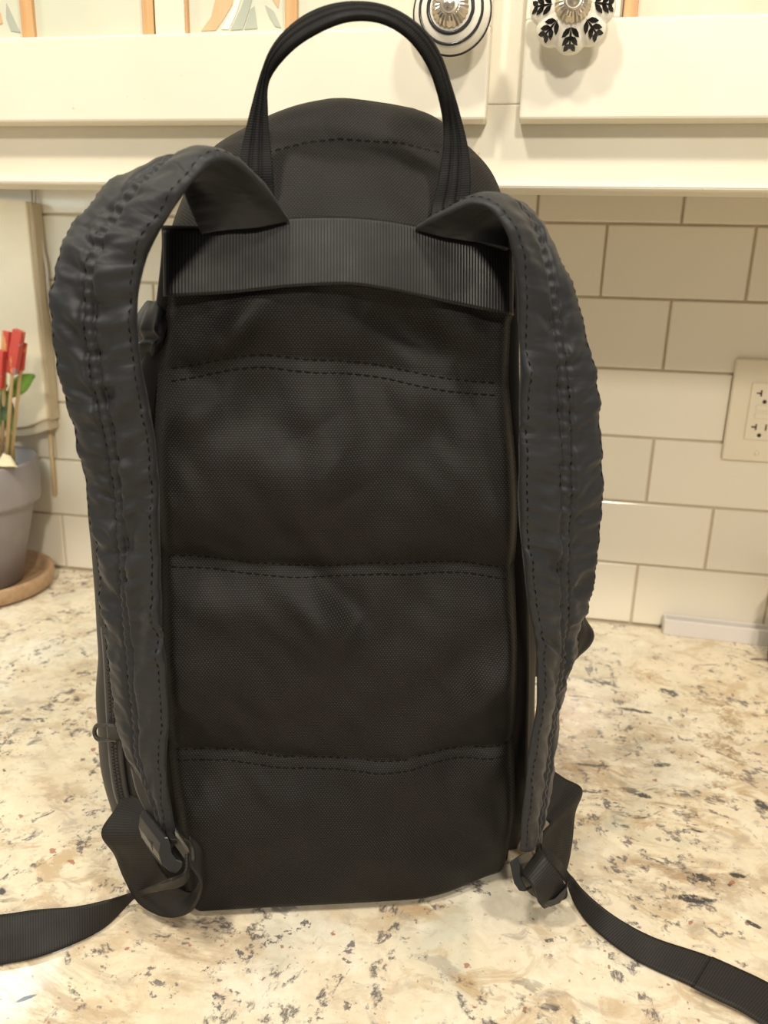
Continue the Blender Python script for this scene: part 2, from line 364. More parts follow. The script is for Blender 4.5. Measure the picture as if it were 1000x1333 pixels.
def pane(par, pa, pb, y, z0, mat, th=0.004, nm='glass_pane', y0=None):
    a, b = onY(pa, 30, y).x, onY(pb, 30, y).x
    o = box_obj(nm, (a, y, z0-0.004), (b, y+th, CZ1-0.085), mat, None, 0.0004, 1)
    o.parent = par; return o
for a, b in ((-600, 29), (43, 186), (246, 372), (386, 556)): pane(dl, a, b, YG, z_open_l, GLASS)
pane(dl, 202, 240, YG-0.006, z_open_l, PAINT, 0.012, 'muntin')
for a, b in ((27, 43), (185.5, 200), (371, 386.5), (240, 244)): pane(dl, a, b, YG-0.004, z_open_l, WOODM, 0.009, 'muntin')
pane(dr, 806, 1500, YG, z_open_r, GLASS2); pane(dr, 810, 829, YG-0.004, z_open_r, WOODM, 0.009, 'muntin')
def petal(par, pts, mat, nm='glass_petal'):
    v = [onY(x, y, YG-0.0006) for x, y in pts]; k = len(v)
    vv = v+[p+Vector((0, 0.0012, 0)) for p in v]
    fs = [list(range(k))[::-1], list(range(k, 2*k))]+[[i, (i+1) % k, k+(i+1) % k, k+i] for i in range(k)]
    mesh_obj(nm, vv, fs, mat, par, False)
petal(dl, [(262, 40), (275, 22), (283, -14), (306, -20), (302, 6), (290, 26), (281, 39)], PET_O)
petal(dl, [(288, 38), (302, 12), (312, -16), (318, -16), (308, 16), (298, 38)], PET_W)
petal(dl, [(300, 39), (314, 10), (322, -14), (330, -10), (324, 14), (316, 38)], PET_G)
petal(dl, [(318, 38), (326, 12), (331, 8), (335, 37)], PET_G)
petal(dl, [(345, 6), (356, 14), (366, 36), (358, 34), (350, 20)], PET_G)
petal(dl, [(350, -8), (362, 10), (364, -8)], PET_O)
petal(dl, [(8, 4), (20, 30), (26, 42), (14, 40), (8, 24)], PET_G); petal(dl, [(-12, 20), (0, 16), (3, 30), (-10, 34)], PET_O)
# ------- knobs
CERAMIC = m_plain('white_ceramic', (0.84, 0.80, 0.68), 0.12, 0.6, var=0.03)
INK = m_plain('black_glaze', (0.025, 0.025, 0.028), 0.2, 0.5)
SILVER = m_plain('aged_silver', (0.62, 0.55, 0.44), 0.28, 0.5, 1.0)
def placed(bm, name, mat, c, par, smooth=True):
    o = bm_obj(name, bm, mat, None, smooth); o.location = c; o.parent = par; return o
def rosette(c, par, r, h):
    bm = bmesh.new()
    lathe(bm, [(r*0.50, h+0.0005), (r, h+0.0002), (r*1.0, h+0.0012), (r*0.78, h+0.0042), (r*0.56, h+0.0055), (r*0.5, h+0.0056)], 96, lambda a, rr, hh: 1+0.035*math.cos(24*a), 'y')
    placed(bm, 'knob_rosette', SILVER, c, par, False)
    bm = bmesh.new(); lathe(bm, [(r*0.5, h+0.004), (r*0.52, h+0.0062), (r*0.46, h+0.0072), (r*0.40, h+0.0066), (r*0.25, h+0.0085), (r*0.02, h+0.0092)], 40, None, 'y')
    placed(bm, 'knob_screw', SILVER, c, par)
kc = onY(588, 14, DOOR_Y-0.024); kc.y = DOOR_Y
R = 0.0255
bm = bmesh.new(); prof = [(0.009, 0.0), (0.009, 0.012), (R*0.8, 0.014), (R*0.97, 0.017), (R, 0.020), (R*0.96, 0.0235), (R*0.80, 0.0275), (R*0.62, 0.030), (R*0.45, 0.0315), (0.002, 0.032)]
lathe(bm, prof, 64, None, 'y'); placed(bm, 'knob', CERAMIC, kc, dl)
for rr, w in ((1.0, 0.0009), (0.80, 0.0013), (0.57, 0.0016)):
    h = 0.0206 if rr == 1.0 else interp([(R*0.45, 0.0315), (R*0.62, 0.030), (R*0.80, 0.0275)], R*rr)
    bm = bmesh.new(); tube(bm, [Vector((R*rr*math.sin(a*math.pi/32), -h, R*rr*math.cos(a*math.pi/32))) for a in range(64)], w*0.8, 6, True)
    placed(bm, 'painted_ring', INK, kc, dl)
rosette(kc, dl, 0.0118, 0.0315)
kf = onY(746, 8, DOOR_Y-0.024); kf.y = DOOR_Y
R = 0.027
pm = lambda a, r, h: 1-(0.115*(1-abs(math.cos(4*a)))**1.3)*(1 if r > 0.012 else 0)
bm = bmesh.new(); FP = [(0.009, 0.0), (0.009, 0.012), (R*0.82, 0.0135), (R*0.97, 0.0165), (R, 0.019), (R*0.95, 0.0225), (R*0.78, 0.026), (R*0.55, 0.0285), (R*0.35, 0.030), (0.002, 0.0305)]
lathe(bm, FP, 128, pm, 'y'); placed(bm, 'knob', CERAMIC, kf, dr)
def fh(r): return interp([(R*0.35, 0.030), (R*0.55, 0.0285), (R*0.78, 0.026), (R*0.95, 0.0225), (R, 0.019)], r)
for pi_ in range(8):
    a0 = math.pi*pi_/4; bm = bmesh.new()
    def P(r, s):       # s sideways metres on the petal
        a = a0+s/r; return Vector((r*math.sin(a), -fh(r)-0.0004, r*math.cos(a)))
    def leaf(r, s, ang, ln, w):
        pts = []
        for q, ww in ((0, 0.1), (0.35, 1), (0.7, 0.8), (1, 0.05)):
            for sg in (-1, 1):
                rr = r+ln*q*math.cos(ang)-sg*w*ww*math.sin(ang)*0.5; ss = s+ln*q*math.sin(ang)+sg*w*ww*math.cos(ang)*0.5
                pts.append(bm.verts.new(P(min(rr, R*0.99), ss)))
        for i in range(3): bm.faces.new((pts[2*i], pts[2*i+1], pts[2*i+3], pts[2*i+2]))
    leaf(0.0125, 0, 0, 0.0135, 0.0014)
    for rr, ln in ((0.0135, 0.0062), (0.0180, 0.0055), (0.0220, 0.0040)):
        for sg in (-1, 1): leaf(rr, 0.0004*sg, sg*0.72, ln*1.25, 0.0030)
    bmesh.ops.solidify(bm, geom=bm.faces[:], thickness=0.0003)
    placed(bm, 'painted_sprig', INK, kf, dr)
rosette(kf, dr, 0.0112, 0.0300)
# ------------------------------------------------------------------ ribbon builder (webbing and padded straps)
def ribbon(name, st, mat, parent, n_len=120, n_w=14, th=0.0016, top=None, wr=None, edge=None, uvflip=False):
    """st: stations (edge A, edge B) in local space; top(u_m, w, s) extra height on the outer face."""
    A = [Vector(a) for a, b in st]; B = [Vector(b) for a, b in st]; n = len(st)-1
    rows = []; ulen = 0; prev = None
    for i in range(n_len+1):
        t = n*i/n_len; a, b = cr(A, t), cr(B, t)
        c = (a+b)/2
        if prev is not None: ulen += (c-prev).length
        prev = c; rows.append((a, b, ulen))
    V, UV, NRM = [], [], []; W1 = n_w+1
    info = []
    for i, (a, b, u) in enumerate(rows):
        a0, b0, _ = rows[max(0, i-1)]; a1, b1, _ = rows[min(n_len, i+1)]
        ac = (b-a); wl = ac.length; acn = ac.normalized()
        row = []
        for j in range(W1):
            q = j/n_w; tg = (lerp(a1, b1, q)-lerp(a0, b0, q))
            nr = tg.cross(acn)
            nr = nr.normalized() if nr.length > 1e-9 else Vector((0, -1, 0))
            p = lerp(a, b, q); w = 2*q-1
            row.append((p, nr, w, u, wl))
        info.append(row)
    for side in (0, 1):
        for row in info:
            for (p, nr, w, u, wl) in row:
                h = th/2
                if side == 0 and top: h += top(u, w, u/ulen)
                if side == 1 and wr: h += wr(u, w, u/ulen)
                k = 1 if side == 0 else -1
                V.append(p+nr*h*k); UV.append((u, (w*0.5+0.5)*wl))
    NB = (n_len+1)*W1; Fc = []
    for i in range(n_len):
        for j in range(n_w):
            a = i*W1+j; Fc.append((a, a+1, a+W1+1, a+W1)); b = a+NB; Fc.append((b, b+W1, b+W1+1, b+1))
        for j in (0, n_w):
            a = i*W1+j; q = (a, a+W1, a+NB+W1, a+NB); Fc.append(q if j == 0 else q[::-1])
    for j in range(n_w):
        a = j; Fc.append((a, a+NB, a+NB+1, a+1)); a = n_len*W1+j; Fc.append((a, a+1, a+NB+1, a+NB))
    o = mesh_obj(name, V, Fc, mat, parent, True, UV)
    def surf(s, w):
        i = min(n_len, max(0, int(round(s*n_len)))); j = min(n_w, max(0, int(round((w*0.5+0.5)*n_w))))
        return V[i*W1+j], info[i][j][1]
    return o, surf, ulen
def stitch_line(bm, pts, nrm, ln=0.0032, gap=0.0016, w=0.0009, hgt=0.0005):
    """dashes along a dense polyline lying on a surface"""
    acc = 0; i = 0; N = len(pts)
    d = [0]
    for a, b in zip(pts, pts[1:]): d.append(d[-1]+(b-a).length)
    def at(x):
        lo = 0
        for k in range(N-1):
            if d[k+1] >= x: lo = k; break
        else: return pts[-1], nrm[-1]
        f = (x-d[lo])/max(1e-9, d[lo+1]-d[lo]); return pts[lo].lerp(pts[lo+1], f), nrm[lo]
    x = 0.001
    while x+ln < d[-1]:
        (p, n1), (q, n2) = at(x), at(x+ln); t = (q-p)
        if t.length > 1e-6:
            t.normalize(); s = t.cross(n1).normalized(); m = (p+q)/2
            vs = []
            for (P_, e) in ((p, -0.0002), (m, hgt), (q, -0.0002)):
                vs.append((bm.verts.new(P_+s*w/2+n1*e), bm.verts.new(P_-s*w/2+n1*e)))
            for (a, b), (c2, d2) in zip(vs, vs[1:]): bm.faces.new((a, b, d2, c2))
        x += ln+gap
# ------------------------------------------------------------------ backpack
bag = empty('backpack', BAG_O, BAG_ROT)
tag(bag, 'black canvas backpack with padded shoulder straps standing upright on the granite', 'backpack')
# panel outline from the photograph, in local metres
edgeL = sorted([(p.z, p.x) for p in (L(x, y, 0) for x, y in ((222, 330), (216, 395), (203, 480), (201, 560), (203, 640), (206, 740), (210, 850), (218, 985), (232, 1080), (240, 1150), (245, 1190)))])
edgeR = sorted([(p.z, p.x) for p in (L(x, y, 0) for x, y in ((664, 330), (668, 410), (666, 480), (669, 560), (673, 640), (674, 740), (674, 850), (672, 985), (672, 1080), (672, 1180)))])
def seam(pts, v=-0.004):
    return sorted([(p.x, p.z) for p in (L(x, y, v) for x, y in pts)])
S1 = seam([(190, 484), (300, 466), (340, 463), (440, 470), (560, 488), (620, 498), (680, 504)])
S2 = seam([(190, 720), (250, 728), (320, 737), (420, 740), (500, 736), (600, 734), (690, 741)])
S3 = seam([(200, 978), (300, 986), (420, 994), (500, 991), (600, 979), (690, 968)])
Z_TOP = L(450, 318, 0).z
def cloth(x, z, a=1.45):
    p = Vector((x, 0.0, z))
    return a*(0.0062*noise.noise(p*13+Vector((3.1, 0, 1.7)))+0.0024*noise.noise(Vector((x*30+z*12, 1.3, z*26-x*9)))+0.0010*noise.noise(Vector((x*70+z*30, 5.1, z*52))))
def ridge(x, z, x0, z0, x1, z1, w, amp):
    d = Vector((x1-x0, z1-z0)); l2 = d.length_squared; t = ((x-x0)*d.x+(z-z0)*d.y)/l2
    tt = min(1, max(0, t)); q = Vector((x-x0-d.x*tt, z-z0-d.y*tt)).length
    return amp*math.exp(-(q/w)**2)*math.sin(math.pi*min(1, max(0, 0.12+0.76*tt)))
def rp(x0, y0, x1, y1):
    a, b = L(x0, y0, 0), L(x1, y1, 0); return a.x, a.z, b.x, b.z
RIDGES = [(rp(300, 440, 335, 395), 0.008, 0.003), (rp(240, 470, 330, 420), 0.010, 0.0035), (rp(480, 400, 590, 470), 0.010, -0.004), (rp(560, 385, 640, 450), 0.010, 0.002), (rp(400, 560, 450, 640), 0.018, 0.004), (rp(300, 500, 430, 600), 0.018, -0.004),
          (rp(215, 545, 290, 520), 0.012, 0.003), (rp(410, 745, 470, 800), 0.009, -0.004), (rp(370, 770, 440, 820), 0.012, 0.003), (rp(240, 775, 340, 800), 0.014, 0.003), (rp(570, 880, 660, 800), 0.014, -0.003), (rp(590, 930, 660, 850), 0.012, 0.003), (rp(610, 1010, 665, 975), 0.012, 0.003), (rp(500, 520, 600, 500), 0.016, 0.003)]
BANDB = seam([(190, 386), (300, 382), (400, 374), (455, 371), (540, 385), (610, 400), (690, 414)])
def Z_BAND(x): return interp(BANDB, x)
def panel_y(x, z):
    zs = [0.0, interp(S3, x), interp(S2, x), interp(S1, x), Z_TOP+0.03]
    A = [0.005, 0.011, 0.015, 0.005]
    pf = 0.0
    for i in range(4):
        if z <= zs[i+1] or i == 3:
            t = min(1, max(0, (z-zs[i])/(zs[i+1]-zs[i])))
            tt = t**0.82
            pf = A[i]*max(0, math.sin(math.pi*tt))**0.95
            if i == 0: pf = 0.006*(1-t)**0.5*sm(0, 0.05, t)+A[0]*max(0, math.sin(math.pi*tt))**0.6
            break
    xl, xr = interp(edgeL, z), interp(edgeR, z); q = (x-xl)/(xr-xl)
    ed = (1-sm(0, 0.05, q))+(sm(0.95, 1.0, q))
    y = -pf*(1-0.35*ed)+0.008*ed**2.5
    k = sm(0.0, 0.06, q)*sm(0, 0.06, 1-q)
    y -= cloth(x, z)*k*sm(0.0, 0.05, z)
    for (r, w, a) in RIDGES: y -= 2.1*ridge(x, z, *r, w, a)*k
    bz = Z_BAND(x); y = lerp(y, -0.0065+0.0095*sm(bz+0.004, bz+0.03, z), sm(bz-0.006, bz+0.005, z))      # lies flat under the webbing band
    y += 0.022*sm(0.62, 1.0, q)**1.6*(1-sm(0.0, 0.075, z))          # bottom corner tucks under
    y += 0.008*(1-sm(0.0, 0.012, z))**2
    return y
NX, NZ = 150, 240
V, UV, Fc = [], [], []
for i in range(NZ+1):
    z = 0.0012+(Z_TOP-0.0012)*i/NZ
    xl, xr = interp(edgeL, z), interp(edgeR, z)
    for j in range(NX+1):
        x = lerp(xl, xr, j/NX); V.append(Vector((x, panel_y(x, z), z))); UV.append((x, z+0.15*x*math.sin(z*9)*0.1))
for i in range(NZ):
    for j in range(NX):
        a = i*(NX+1)+j; Fc.append((a, a+1, a+NX+2, a+NX+1))
panel = mesh_obj('back_panel', V, Fc, CANVAS, bag, True, UV)
# stitched seams across the panel
for k, (sm_, offs) in enumerate(((S1, (0.0, -0.0065)), (S2, (0.0, -0.0065)), (S3, (0.0, -0.0065)))):
    bm = bmesh.new()
    for of in offs:
        pts = []
        for j in range(0, 241):
            x = lerp(sm_[0][0]+0.012, sm_[-1][0]-0.012, j/240); z = interp(sm_, x)+of+0.0006*math.sin(x*90+k)
            pts.append(Vector((x, panel_y(x, z)-0.0003, z)))
        stitch_line(bm, pts, [Vector((0, -1, 0))]*len(pts), 0.0036, 0.0012, 0.0007, 0.0004)
    bm_obj('stitching', bm, THREAD_C, panel)
# body shell behind the panel
rows = [(1184, 248, 176, 672, 684), (1150, 240, 160, 672, 686), (1100, 234, 148, 672, 688), (1050, 228, 136, 672, 690), (985, 220, 130, 672, 692), (900, 214, 129, 674, 694), (850, 211, 128, 674, 693), (780, 208, 124, 674, 690),
        (700, 206, 118, 674, 684), (640, 205, 118, 673, 678), (580, 204, 128, 670, 672), (530, 203, 148, 668, 669), (490, 204, 172, 667, 667), (460, 207, 196, 667, 666), (420, 214, 212, 667, 664), (380, 219, 219, 664, 660), (330, 224, 226, 660, 655), (300, 227, 229, 657, 652)]
ringsB = []
for (py, fl, bl, fr, br) in rows:
    z = max(0.001, L(440, py, 0).z)
    XL = interp(edgeL, z)+0.002; XR = interp(edgeR, z)-0.002
    ml, mr = L(bl, py, 0.060).x, L(br, py, 0.045).x
    dz = 0.150-0.02*(z/0.45)
    b = 1-0.12*(1-sm(0, 0.03, z)); tuck = 0.012*(1-sm(0, 0.03, z))
    tr = 0.022*(1-sm(0.0, 0.075, z))
    cp = [Vector((XL, 0.007+tuck, z)), Vector((lerp(XL, ml, 0.62), 0.026+tuck, z)), Vector((ml, 0.060, z)), Vector((ml+0.006, 0.105, z)), Vector((lerp(ml, 0, 0.25), dz-0.008, z)), Vector((0.0, dz, z)), Vector((lerp(mr, 0, 0.25), dz-0.008, z)), Vector((mr-0.002, 0.10, z)), Vector((mr, 0.050+tr, z)), Vector((lerp(XR, mr, 0.6), 0.024+tr, z)), Vector((XR, 0.008+tuck+tr, z)), Vector((lerp(XR, XL, 0.5), 0.012+tuck+tr*0.3, z))]
    ringsB.append(cp)
NR, NVb = 96, 120
V, Fc, UV = [], [], []
ncp = len(ringsB[0]); nr = len(ringsB)-1
for i in range(NVb+1):
    t = nr*i/NVb; ii = min(nr-1, int(t)); f = t-ii
    cp = [cr([r[k] for r in ringsB], t) for k in range(ncp)]
    for j in range(NR):
        s = ncp*j/NR; k = int(s); g = s-k
        p0, p1, p2, p3 = cp[(k-1) % ncp], cp[k % ncp], cp[(k+1) % ncp], cp[(k+2) % ncp]
        p = 0.5*((2*p1)+(p2-p0)*g+(2*p0-5*p1+4*p2-p3)*g*g+(3*p1-p0-3*p2+p3)*g*g*g)
        if p.y > 0.03:
            p.x += 0.0022*noise.noise(Vector((p.z*28, p.y*20, 4.2)))*sm(0.03, 0.06, p.y); 
        V.append(p); UV.append((p.x+p.y, p.z))
for i in range(NVb):
    for j in range(NR):
        a = i*NR+j; b = i*NR+(j+1) % NR; Fc.append((a, a+NR, b+NR, b))
Fc.append(list(range(NR))); Fc.append(list(range(NVb*NR, NVb*NR+NR))[::-1])
body = mesh_obj('body', V, Fc, SIDE, bag, True, UV)
bvh_body = BVHTree.FromPolygons(V, Fc)
camL = toL(CAM)
def hit(bvh, px, py, off=0.0):
    d = ray(px, py); dl = Vector((d.dot(ex), d.dot(ey), d.z)).normalized()
    p, nr_, i, dist = bvh.ray_cast(camL, dl)
    if p is None: return None, None
    if nr_.dot(dl) > 0: nr_ = -nr_
    return p+nr_*off, nr_
# top collar
crow = [(345, 219, 664, 0.004, 0.135), (322, 222, 661, 0.003, 0.135), (290, 229, 656, 0.005, 0.135), (262, 238, 654, 0.009, 0.135), (230, 250, 647, 0.015, 0.130), (205, 264, 637, 0.021, 0.125), (185, 281, 622, 0.0275, 0.12), (165, 313, 600, 0.034, 0.116), (147, 350, 582, 0.040, 0.11), (136, 385, 562, 0.047, 0.10), (130, 416, 542, 0.054, 0.09)]
CR = []
for (py, xl, xr, vf, vb) in crow:
    z = L(460, py, vf).z; m = (vf+vb)/2
    CR.append((z, L(xl, py, m).x, L(xr, py, m).x, vf, vb))
NRc, NVc = 144, 70
V, Fc, UV = [], [], []
CRv = [Vector((c[1], c[2], c[3])) for c in CR]; CRw = [Vector((c[0], c[4], 0)) for c in CR]
for i in range(NVc+1):
    t = (len(CR)-1)*i/NVc; q, w_ = cr(CRv, t), cr(CRw, t)
    cx, hw = (q.x+q.y)/2, (q.y-q.x)/2; cy, hd = (q.z+w_.y)/2, (w_.y-q.z)/2
    for j in range(NRc):
        a = 2*math.pi*j/NRc; ca, sa = math.cos(a), math.sin(a); e = 2/2.7
        x = cx+hw*math.copysign(abs(ca)**e, ca); y = cy+hd*math.copysign(abs(sa)**e, sa)
        front = max(0, -sa)
        seam_d = abs(t-6.1)
        y += front*(-cloth(x*1.2, w_.x*1.1+0.31, 1.3)+0.0011*math.exp(-(seam_d/0.2)**2))
        V.append(Vector((x, y, w_.x+0.0025*noise.noise(Vector((x*25, y*25, 2)))*sm(0.6, 1, i/NVc)))); UV.append((x if abs(sa) > .4 else y, w_.x+y*0.4))
for i in range(NVc):
    for j in range(NRc):
        a = i*NRc+j; b = i*NRc+(j+1) % NRc; Fc.append((a, b, b+NRc, a+NRc))
top = len(V); z = CR[-1][0]; V.append(Vector(((CR[-1][1]+CR[-1][2])/2, 0.075, z-0.001))); UV.append((0, z))
for j in range(NRc): Fc.append((NVc*NRc+j, NVc*NRc+(j+1) % NRc, top))
collar = mesh_obj('top_collar', V, Fc, CANVAS, bag, True, UV)
bvh_top = BVHTree.FromPolygons(V, Fc)
bm = bmesh.new(); pts, nrs = [], []
for j in range(0, 160):
    px = lerp(300, 612, j/159); py = interp([(270, 222), (300, 208), (355, 197), (400, 186), (440, 181), (480, 184), (520, 186), (560, 196), (600, 204), (630, 226)], px)
    p, n_ = hit(bvh_top, px, py, 0.0004)
    if p: pts.append(p); nrs.append(n_)
stitch_line(bm, pts, nrs, 0.0032, 0.0018, 0.0007, 0.0004); bm_obj('stitching', bm, THREAD_C, collar)
# webbing band across the top of the panel
bst = []
for (x, yt, yb) in ((213, 301, 386), (222, 300, 386), (290, 297, 383), (340, 290, 378), (380, 284, 374), (450, 283, 371), (500, 287, 377), (540, 294, 385), (600, 306, 398), (660, 322, 410), (671, 326, 413)):
    bst.append((L(x, yt, -0.004), L(x, yb, -0.0125)))
bst[0] = (bst[0][0]+Vector((0, 0.006, 0)), bst[0][1]+Vector((0, 0.010, 0))); bst[-1] = (bst[-1][0]+Vector((0, 0.006, 0)), bst[-1][1]+Vector((0, 0.010, 0)))
def band_top(u, w, s): return 0.0034*noise.noise(Vector((u*24, w*0.8, 8.0)))+0.0012*math.sin(u*55)*0.6-(0.0009 if abs(w) > 0.9 else 0)
band, bsurf, bl = ribbon('webbing_band', bst, WEB_BAND, bag, 220, 20, 0.0022, band_top)
bm = bmesh.new()
for w in (-0.93, 0.93):
    q = [bsurf(s/200, w) for s in range(3, 198)]; stitch_line(bm, [a for a, b in q], [b for a, b in q], 0.003, 0.0015, 0.0007, 0.0007)
for s in (0.012, 0.985):
    q = [bsurf(s, w/20-1) for w in range(2, 39)]; stitch_line(bm, [a for a, b in q], [b for a, b in q], 0.003, 0.0012, 0.0012, 0.0012)
bm_obj('stitching', bm, THREAD, band)
# padded shoulder straps
def strap_top(seed):
    def f(u, w, s):
        e = max(0.0, 1-abs(w)**3.2)
        h = 0.0052*e**0.55
        g = math.exp(-((abs(w)-0.125)/0.045)**2)
        h -= 0.0024*g
        wrk = 0
        for (fr, am, ph) in ((62, 0.0036, 0.0), (130, 0.0032, 3.0), (260, 0.0013, 7.0)):
            wrk += am*noise.noise(Vector((u*fr+w*1.2*math.copysign(1, w)+seed, w*1.7+ph, seed+ph)))
        wrk *= 0.55+0.55*math.exp(-((abs(w)-0.25)/0.28)**2)+0.3*math.exp(-((abs(w)-0.9)/0.15)**2)
        pinch = 0.0006*math.sin(u*2*math.pi/0.0060)*math.exp(-(w/0.15)**2)
        return h+wrk*(0.45+0.55*sm(0.16, 0.26, s))*(1-0.55*sm(0.68, 0.82, s))*(1-0.6*math.exp(-(w/0.16)**2))+pinch
    return f
def strap_bot(seed):
    def f(u, w, s):
        return 0.0010*max(0, 1-abs(w)**3)+0.0012*noise.noise(Vector((u*50, w*2, seed+11)))
    return f
def P2(N, Fp): return (L(*N), L(*Fp))
left_st = [P2((376, 287, -0.008), (262, 304, -0.008)), P2((352, 254, -0.022), (246, 266, -0.006)), P2((320, 219, -0.036), (236, 236, 0.000)), P2((287, 205, -0.046), (226, 222, 0.004)),
           P2((260, 222, -0.051), (188, 226, 0.000)), P2((231, 263, -0.051), (140, 250, -0.008)), P2((203, 306, -0.049), (100, 296, -0.014)), P2((184, 352, -0.046), (75, 348, -0.024)), P2((178, 420, -0.042), (68, 408, -0.028)),
           P2((186, 490, -0.037), (79, 488, -0.026)), P2((200, 570, -0.032), (99, 570, -0.020)), P2((206, 640, -0.029), (115, 640, -0.014)), P2((207, 720, -0.028), (126, 715, -0.009)), P2((209, 800, -0.028), (137, 795, 0.0)),
           P2((216, 880, -0.029), (146, 870, 0.0)), P2((218, 940, -0.029), (154, 928, -0.001)), P2((214, 990, -0.029), (166, 978, -0.004)), P2((219, 1040, -0.029), (197, 1018, -0.014)), P2((226, 1084, -0.028), (217, 1074, -0.021))]
right_st = [P2((662, 324, -0.008), (541, 297, -0.008)), P2((664, 300, -0.002), (577, 279, -0.022)), P2((668, 280, 0.002), (616, 264, -0.036)), P2((682, 279, 0.004), (640, 271, -0.043)), P2((706, 303, -0.002), (659, 300, -0.045)), P2((729, 345, -0.016), (671, 345, -0.043)),
            P2((749, 395, -0.021), (676, 400, -0.041)), P2((768, 465, -0.023), (678, 470, -0.039)), P2((781, 555, -0.022), (677, 560, -0.037)), P2((782, 640, -0.019), (676, 640, -0.035)), P2((775, 710, -0.013), (680, 710, -0.033)), P2((763, 780, -0.004), (688, 780, -0.031)),
            P2((746, 845, 0.006), (699, 840, -0.030)), P2((729, 893, 0.014), (702, 890, -0.031)), P2((721, 930, 0.014), (699, 930, -0.033)), P2((717, 970, 0.012), (692, 968, -0.034)), P2((710, 1035, 0.006), (684, 1035, -0.034)), P2((696, 1090, -0.008), (678, 1108, -0.032))]
def fillet(surf, name, par, ws):
    bm = bmesh.new()
    for w in ws:
        q = [surf(s/700, w) for s in range(0, 700)]
        stitch_line(bm, [a for a, b in q], [b for a, b in q], 0.0034, 0.0014, 0.0008, 0.0003)
    return bm_obj(name, bm, THREAD, par)
# the left strap's edge order is flipped so that the padded face looks outwards
straps = []
for st, flip, seed in ((left_st, True, 1.3), (right_st, True, 6.7)):
    q = [(b, a) for a, b in st] if st is left_st else st
    # outer face must look away from the bag: check the middle station
    i = 9; nrm = (((q[i+1][0]+q[i+1][1])-(q[i-1][0]+q[i-1][1])).cross(q[i][1]-q[i][0]))
    if nrm.y > 0: q = [(b, a) for a, b in q]
    o, sf, ul = ribbon('shoulder_strap', q, NYLON, bag, 420, 44, 0.0020, strap_top(seed), strap_bot(seed))
    fillet(sf, 'stitching', o, (-0.136, 0.136, -0.91, 0.91)); straps.append((o, sf))
# grab handle
hst = [((307, 298), (356, 298), -.001), ((308, 262), (357, 262), .008), ((310, 225), (355, 225), .008), ((316, 188), (352, 188), .010), ((327, 140), (349, 145), .010), ((341, 92), (351, 104), .008), ((366, 50), (374, 70), .004), ((404, 19), (408, 45), 0), ((450, 6), (452, 27), -.002), ((502, 11), (494, 28), -.002), ((545, 36), (530, 48), .0), ((570, 70), (556, 82), .004), ((585, 112), (570, 118), .008), ((600, 155), (577, 160), .010), ((609, 195), (577, 195), .010), ((612, 235), (570, 240), .008), ((610, 270), (562, 272), .006), ((608, 305), (560, 305), -.001)]
hs = [(L(a[0], a[1], v), L(b[0], b[1], v-0.006 if 5 < i < 13 else v)) for i, (a, b, v) in enumerate(hst)]
def h_top(u, w, s):
    k = 0.0012*sm(0.15, 0.3, s)*sm(0.15, 0.3, 1-s)
    return k*math.sqrt(max(0, 1-w*w))-0.0010*math.exp(-((abs(w)-0.3)/0.10)**2)+0.0006
i = 8; nrm = ((hs[i+1][0]-hs[i-1][0]).cross(hs[i][1]-hs[i][0]))
if nrm.y > 0: hs = [(b, a) for a, b in hs]
handle, hsf, _ = ribbon('grab_handle', hs, HANDLE_M, bag, 200, 24, 0.0020, h_top, lambda u, w, s: 0.001*sm(.15, .3, s)*sm(.15, .3, 1-s)*math.sqrt(max(0, 1-w*w)))
# zipper on the left side
def onbody(px, py, off): return hit(bvh_body, px, py, off)[0]
zp = [(139, 815), (142, 850), (144, 890), (146, 930), (148, 965), (151, 1000), (157, 1035), (168, 1062)]
zst = []
for x, y in zp:
    a, b = onbody(x-5, y, 0.0012), onbody(x+13, y, 0.0012)
    if a and b: zst.append((a, b))
mid = len(zst)//2; nrm = (zst[mid+1][0]-zst[mid-1][0]).cross(zst[mid][1]-zst[mid][0])
if nrm.y > 0: zst = [(b, a) for a, b in zst]
zt, zsf, zl = ribbon('zipper', zst, ZIPTAPE, bag, 120, 8, 0.0012)
bm = bmesh.new()
for k in range(62):
    for w, o_ in ((-0.16, 0.0), (0.16, 0.5)):
        p, n_ = zsf((k+o_)/63, w); r = bmesh.ops.create_cube(bm, size=0.0016)
        for v in r['verts']: v.co = v.co*1.0+p+n_*0.0004
bm_obj('zipper_teeth', bm, ZIPM, zt)
bm = bmesh.new(); c0 = onbody(158, 950, 0.004); c1 = onbody(141, 949, 0.006)
dx = (c1-c0).normalized(); dz_ = Vector((0, 0, 1))
loop = [c0+dz_*0.0056, c0+dx*0.011+dz_*0.0056]+[c1+dx*0.0005+dx*0.0052*math.sin(a)+dz_*0.0056*math.cos(a) for a in (0.3, 0.8, 1.3, 1.57, 1.9, 2.4, 2.9)]+[c0+dx*0.011-dz_*0.0056, c0-dz_*0.0056]
tube(bm, loop, 0.0014, 8, True); box(bm, tuple(c0+Vector((-0.005, -0.001, -0.0052))), tuple(c0+Vector((0.003, 0.0006, 0.0052))), 0.0004, 1)
bm_obj('zipper_pull', bm, ZIPM, zt, True)
